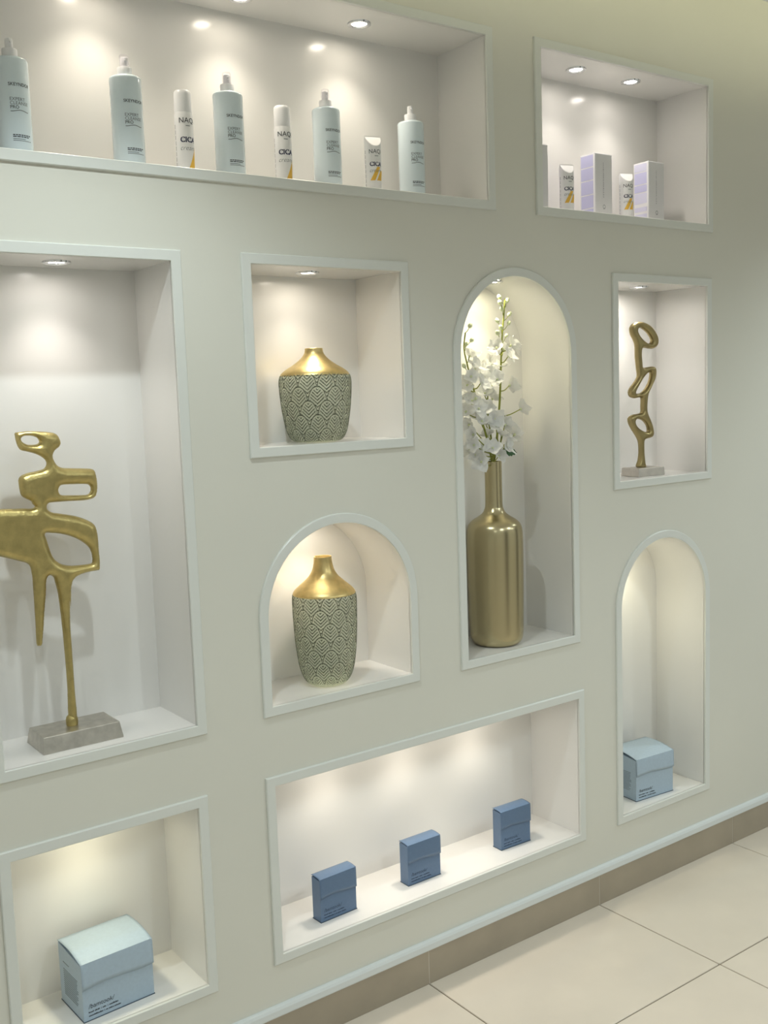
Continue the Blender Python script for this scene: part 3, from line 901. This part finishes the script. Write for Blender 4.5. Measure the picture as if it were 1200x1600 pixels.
# ------------------------------------------------------------------ spray bottles on the long top shelf
def spray_bottle(label, x, y, z, turn, capped):
    t = thing('spray_bottle', label, 'spray bottle', (x, y, z), math.radians(turn), 'spray bottles on the long top shelf')
    r = 0.0305
    prof = [(r - 0.0035, 0.0), (r - 0.001, 0.0008), (r, 0.003), (r, 0.03), (r, 0.09), (r, 0.14), (r, 0.1705), (r - 0.0005, 0.1735), (r - 0.0022, 0.1757), (r - 0.005, 0.1768), (0.020, 0.1782), (0.0140, 0.1790)]
    b = lathe('bottle_body', prof, M['bottle'], t, 64)
    a0 = -0.017 / r
    wrap_text('brand_lettering', [('SKEYNDOR', 0.0080, 0.1240, 0.010, 0, 0.0)], r + 0.00025, M['ink'], b, a0 - 0.02)
    wrap_text('product_lettering', [('EXPERT', 0.0082, 0.0985, 0.0, 0, 0.0), ('CLEANSE', 0.0082, 0.0915, 0.0, 0, 0.0), ('PRO', 0.0082, 0.0845, 0.02, 0, 0.0)], r + 0.00025, M['ink_soft'], b, a0 + 0.02)
    bars = []
    sw = [(0.000 + 0.003 * i, 0.0805 + 0.0012 * math.sin(i * 0.62 - 2.0)) for i in range(12)]
    for p, q in zip(sw[:-1], sw[1:]):
        bars.append([(p[0], p[1]), (q[0], q[1]), (q[0], q[1] + 0.0012), (p[0], p[1] + 0.0012)])
    wrap_bars('swoosh', bars, r + 0.00025, M['ink_soft'], b, a0 + 0.02)
    bars = []
    rnd = random.Random(4)
    for zz, u1 in ((0.0385, 0.033), (0.0355, 0.029)):
        u = 0.0
        while u < u1 - 0.003:
            w = rnd.uniform(0.003, 0.007)
            bars.append((u, min(u + w, u1), zz, zz + 0.0017)); u += w + 0.0009
    wrap_bars('small_print', bars, r + 0.00025, M['ink'], b, a0 + 0.06)
    bars = [(0, 0.022, 0.0318, 0.0328), (0, 0.030, 0.0290, 0.0300), (0.031, 0.034, 0.0288, 0.0302)]
    wrap_bars('fine_print', bars, r + 0.00025, M['ink_soft'], b, a0 + 0.06)
    lathe('collar', [(0.0138, 0.1780), (0.0140, 0.1790), (0.0140, 0.1925), (0.0134, 0.1940), (0.0095, 0.1945)], M['cap_white'], t, 40)
    # pump head with nozzle
    h = lathe('pump_head', [(0.0066, 0.1940), (0.0068, 0.1960), (0.0068, 0.2080), (0.0062, 0.2125), (0.0045, 0.2135)], M['cap_white'], t, 28)
    bm = bmesh.new()
    bmesh.ops.create_cone(bm, cap_ends=True, segments=14, radius1=0.0022, radius2=0.0019, depth=0.004)
    bmesh.ops.rotate(bm, verts=bm.verts, cent=(0, 0, 0), matrix=Matrix.Rotation(PI / 2, 3, 'X'))
    bmesh.ops.translate(bm, verts=bm.verts, vec=(0, -0.0078, 0.2065))
    bm_obj('nozzle', bm, M['cap_white'], h)
    if capped:
        lathe('clear_cap', [(0.0092, 0.1946), (0.0092, 0.2130), (0.0088, 0.2165), (0.0076, 0.2185), (0.0040, 0.2190), (0.0003, 0.2190)], M['clear'], t, 36, close_bottom=False, close_top=False)
    return t
ZA = SH['A']
BY = 0.085
spray_bottle('pale blue spray bottle cut by the left picture edge, on the long top shelf', 0.146, BY, ZA, 4, False)
spray_bottle('pale blue spray bottle left of the first capped cream tube, second from left', 0.3635, BY, ZA, 0, True)
spray_bottle('pale blue clear-capped spray bottle standing between the two round cream tubes', 0.5835, BY, ZA, -2, True)
spray_bottle('pale blue clear-capped spray bottle right of the second round cream tube', 0.8235, BY, ZA, -4, True)
spray_bottle('uncapped pale blue spray bottle nearest the right end of the long shelf', 1.0575, BY, ZA, -7, False)

def naqi_print(b, r, z_n, z_c, size, a0, stripes, script_z):
    wrap_text('brand_lettering', [('NAQI', size, z_n, 0.0, 0, 0.0)], r + 0.00022, M['ink'], b, a0)
    wrap_text('product_lettering', [('CICA', size * 0.98, z_c, 0.036, 0, 0.0005)], r + 0.00022, M['navy'], b, a0 + 0.02)
    wrap_text('script_lettering', [('cream', size * 0.9, script_z, -0.012, 0.35, 0.0)], r + 0.00022, M['ink_soft'], b, a0 + 0.04)
    wrap_bars('fine_print', [(0.013, 0.022, z_n - 0.0062, z_n - 0.005)], r + 0.00022, M['ink_soft'], b, a0)
    wrap_bars('side_print', [(-0.0125, -0.0113, 0.02 + 0.0105 * i, 0.028 + 0.0105 * i) for i in range(8)], r + 0.0002, M['ink_soft'], b, a0)
    wrap_bars('yellow_stripe', stripes, r + 0.0002, M['yellow'], b, a0)

def capped_tube(label, x, y, z, turn):
    t = thing('cream_tube', label, 'cream tube', (x, y, z), math.radians(turn), 'round cream tubes on the long top shelf')
    r = 0.0186
    b = lathe('tube_body', [(r - 0.002, 0.0), (r, 0.002), (r, 0.06), (r - 0.0005, 0.122), (r - 0.0012, 0.1245)], M['tube'], t, 56)
    naqi_print(b, r, 0.1035, 0.0665, 0.0145, -0.98, [[(0.009, 0.0), (0.030, 0.0), (0.034, 0.062), (0.0335, 0.056)]], 0.0510)
    lathe('cap', [(r - 0.0016, 0.1245), (r - 0.0014, 0.126), (r - 0.0018, 0.160), (r - 0.0025, 0.1655), (r - 0.0045, 0.1680), (0.002, 0.1684)], M['cap_white'], t, 56)
    return t
capped_tube('white round cream tube with cap, left of the two capped ones on the long shelf', 0.4820, BY, ZA, 2)
capped_tube('white round cream tube with cap, right of the two capped ones on the long shelf', 0.7110, BY, ZA, -8)

def wedge_tube(label, x, y, z, turn):
    t = thing('wedge_tube', label, 'cream tube', (x, y, z), math.radians(turn), 'flat-topped cream tubes on the top shelves')
    r, H, hc = 0.0190, 0.1335, 0.024
    n = 56
    zs = [0.0, 0.002, 0.014, 0.05, H - hc] + [H - hc + hc * i / 16 for i in range(1, 17)]
    verts, faces = [], []
    for zz in zs:
        rr = r - 0.001 if zz == 0.0 else r
        lim = rr if zz <= H - hc else max(0.0014, r * (H - zz) / hc)
        for i in range(n):
            a = 2 * PI * i / n
            yy = rr * math.sin(a)
            verts.append((rr * math.cos(a), max(-lim, min(lim, yy)), zz))
    k = len(zs)
    for q in range(k - 1):
        for i in range(n):
            j = (i + 1) % n
            faces.append((q * n + i, q * n + j, (q + 1) * n + j, (q + 1) * n + i))
    faces.append(tuple(range(n))[::-1])
    faces.append(tuple((k - 1) * n + i for i in range(n)))
    b = link_mesh('tube_body', verts, faces, M['tube'], t, True)
    b.data.set_sharp_from_angle(angle=math.radians(25))
    naqi_print(b, r, 0.0930, 0.0655, 0.0130, -0.84, [[(0.0015, 0.034), (0.0125, 0.034), (0.0270, 0.064), (0.0185, 0.064)], [(0.0165, 0.034), (0.030, 0.034), (0.0360, 0.056), (0.0275, 0.056)]], 0.0520)
    lathe('cap', [(r - 0.0004, 0.0), (r + 0.0006, 0.001), (r + 0.0006, 0.0125), (r - 0.0002, 0.0135)], M['cap_white'], t, 48, close_top=False, close_bottom=False)
    return t
wedge_tube('small flat-topped cream tube between the two right-hand bottles of the long shelf', 0.9462, BY, ZA, -13)
ZB = SH['B']
wedge_tube('small flat-topped cream tube left of the first silver box in the right niche', 1.5700, 0.085, ZB, -19)
wedge_tube('small flat-topped cream tube between the two silver boxes in the right niche', 1.8020, 0.085, ZB, -21)

def silver_box(label, x, y, z, variant):
    t = thing('silver_box', label, 'product box', (x, y, z), 0, 'silver boxes in the top right niche')
    w, d, h = 0.067, 0.052, 0.174
    b = box('carton', 0, w, 0, d, 0, h, M['card_white'], t, 0.0008)
    box('front_panel', 0.0022, w - 0.0008, -0.0004, 0.0008, 0.0012, h - 0.0022, M['silver'], t)
    if variant == 0:
        panels = [(0.004, 0.030, 'lav'), (0.033, 0.066, 'lav'), (0.069, 0.103, 'lav'), (0.106, 0.137, 'lav'), (0.140, 0.170, 'lav')]
    else:
        panels = [(0.016, 0.033, 'lav_soft'), (0.040, 0.052, 'lav_soft'), (0.062, 0.090, 'lav_soft'), (0.093, 0.112, 'lav'), (0.115, 0.146, 'lav'), (0.149, 0.170, 'lav_soft')]
    for z0, z1, mm in panels:
        box('print_panel', -0.0004, 0.0006, 0.006, d - 0.003, z0, z1, M[mm], t)
    # small vertical lettering marks and the looped emblem near the foot of the front
    bars = bmesh.new()
    rnd = random.Random(5)
    zz = 0.060
    while zz < 0.150:
        hh = rnd.uniform(0.0015, 0.004)
        box_bm(w * 0.5 - 0.0018, w * 0.5 + 0.0012, -0.0007, -0.0003, zz, zz + hh, bm=bars)
        zz += hh + rnd.uniform(0.001, 0.003)
    bm_obj('vertical_print', bars, mat('silver_print', (0.50, 0.50, 0.53), 0.45, metal=0.4), t)
    verts, faces = [], []
    n = 26
    for i in range(n + 1):
        a = -0.9 * PI / 2 + (2 * PI - 0.3) * i / n - 0.35
        for rr in (0.0038, 0.0049):
            verts.append((w * 0.52 + rr * math.cos(a), -0.0006, 0.036 + rr * math.sin(a) * 1.12))
    for i in range(n):
        faces.append((2 * i, 2 * i + 1, 2 * i + 3, 2 * i + 2))
    for sx in (-1, 1):
        s = len(verts)
        verts += [(w * 0.52 + sx * 0.0004, -0.0006, 0.0325), (w * 0.52 + sx * 0.0014, -0.0006, 0.0325), (w * 0.52 + sx * 0.0034, -0.0006, 0.0292), (w * 0.52 + sx * 0.0020, -0.0006, 0.0292)]
        faces.append((s, s + 1, s + 2, s + 3))
    link_mesh('emblem', verts, faces, M['ink_soft'], t)
    return t
silver_box('silver and white product box mostly hidden behind the left frame of the right niche', 1.4280, 0.078, ZB, 0)
silver_box('silver box with lavender side panels standing between the two small tubes', 1.6705, 0.078, ZB, 0)
silver_box('rightmost silver box with lavender and white side panels, casting a shadow', 1.8880, 0.078, ZB, 1)

# ------------------------------------------------------------------ blue cartons
def carton(label, x, y, z, rz, w, d, hf, hb, m, inkm, flap, text_scale, side_print, group=None, bulge=0.006, proud=0.0016, name='paper_box', cat='box'):
    t = thing(name, label, cat, (x, y, z), math.radians(rz), group)
    hm = min(hf, hb) - 0.003
    bm = box_bm(0.0008, w - 0.0008, 0.0008, d - 0.0008, 0.0, hm, 0.0006)
    # side walls follow the lid: raise the back of the box body
    for v in bm.verts:
        if v.co.z > hm * 0.5:
            s = v.co.y / d
            v.co.z += (hb - hf) * s
    bm_obj('box_body', bm, m, t)
    # lid: bulged top plus front flap with a waved lower edge
    th = 0.0011 if proud > 0.001 else 0.0005
    prof = []
    n = 10
    for i in range(n + 1):
        s = i / n
        prof.append((d * (1 - s), hb + (hf - hb) * s + bulge * math.sin(PI * s)))
    cols = 24
    verts, faces = [], []
    for c in range(cols + 1):
        u = c / cols
        fl = flap * (1.0 - 0.05 * math.sin(2 * PI * (u - 0.12)) - 0.02 * u)
        col = [(w * u, yy, zz) for yy, zz in prof]
        for q in range(1, 7):
            s = q / 6
            col.append((w * u, -0.0004 - proud * math.sin(PI * 0.5 * s), hf - fl * s))
        verts += col
    k = len(prof) + 6
    for c in range(cols):
        for q in range(k - 1):
            a = c * k + q
            faces.append((a, a + k, a + k + 1, a + 1))
    lid = link_mesh('lid', verts, faces, m, t, True)
    lid.data.set_sharp_from_angle(angle=math.radians(30))
    sol = lid.modifiers.new('thickness', 'SOLIDIFY')
    sol.thickness = th
    sol.offset = -1.0
    # bottom crease
    bm = box_bm(0.0, w, 0.0, d, 0.0, 0.0016)
    bm_obj('bottom_edge', bm, M['box_edge'], t)
    ts = text_scale
    yt = 0.0008 - 0.0003
    flat_text('brand_lettering', [('/bamtook/', 0.0150 * ts, 0.013 * ts, 0.0290 * ts, 0.004, 0.12)], inkm, t, yt)
    bars = bmesh.new()
    rnd = random.Random(8)
    for zz, segs in ((0.0190, ((0.0, 0.012), (0.0145, 0.026), (0.030, 0.0306), (0.0335, 0.042), (0.046, 0.0466), (0.050, 0.072))),
                     (0.0105, ((0.0, 0.034), (0.0375, 0.0381), (0.0415, 0.046), (0.048, 0.060), (0.062, 0.078)))):
        for a, b in segs:
            if b - a < 0.002:
                box_bm((0.013 + a) * ts, (0.013 + b) * ts, yt - 0.0001, yt + 0.0002, (zz - 0.0006) * ts, (zz + 0.0036) * ts, bm=bars)
                continue
            u = a
            while u < b:
                wl = rnd.uniform(0.0012, 0.0022)
                up = rnd.choice((0.0022, 0.0022, 0.0024, 0.0034))
                box_bm((0.013 + u) * ts, (0.013 + min(u + wl, b)) * ts, yt - 0.0001, yt + 0.0002, zz * ts, (zz + up) * ts, bm=bars)
                u += wl + 0.0005
    bm_obj('small_print', bars, inkm, t)
    if side_print:
        bars = bmesh.new()
        rnd = random.Random(3)
        for i in range(13):
            zz = hf * 0.64 - i * 0.0044
            y1 = d * 0.80 - 0.0
            y0 = d * rnd.uniform(0.18, 0.26)
            box_bm(0.0003, 0.0011, y0, y1, zz, zz + 0.0012, bm=bars)
        box_bm(0.0003, 0.0011, d * 0.55, d * 0.80, hf * 0.76, hf * 0.76 + 0.0016, bm=bars)
        bm_obj('side_print', bars, M['side_ink'], t)
    return t

carton('large pale blue paper box with bulged lid, in the lower left niche', 0.1370, 0.0315, SH['J'], 3.0, 0.152, 0.112, 0.119, 0.127, M['pale_blue'], M['ink'], 0.050, 0.86, True, 'pale blue paper boxes')
carton('pale blue paper box with bulged lid, at the foot of the right arch', 1.7710, 0.0380, SH['H'], -5.0, 0.150, 0.112, 0.124, 0.132, M['pale_blue'], M['ink'], 0.048, 0.86, True, 'pale blue paper boxes')
for x, y, rz, w in ((0.6995, 0.0500, 2.0, 'left of the three under the lower row of spotlights'), (0.9600, 0.0610, 0.0, 'middle of the three in the long bottom niche'), (1.2655, 0.0600, -2.0, 'right of the three, nearest the niche end')):
    carton('slim slate blue paper box, ' + w, x, y, SH['I'], rz, 0.103, 0.034, 0.103, 0.105, M['mid_blue'], mat('dark_blue_ink', (0.03, 0.06, 0.11), 0.5), 0.046, 0.78, False, 'slate blue boxes in the long bottom niche', bulge=0.0015, proud=0.0005)
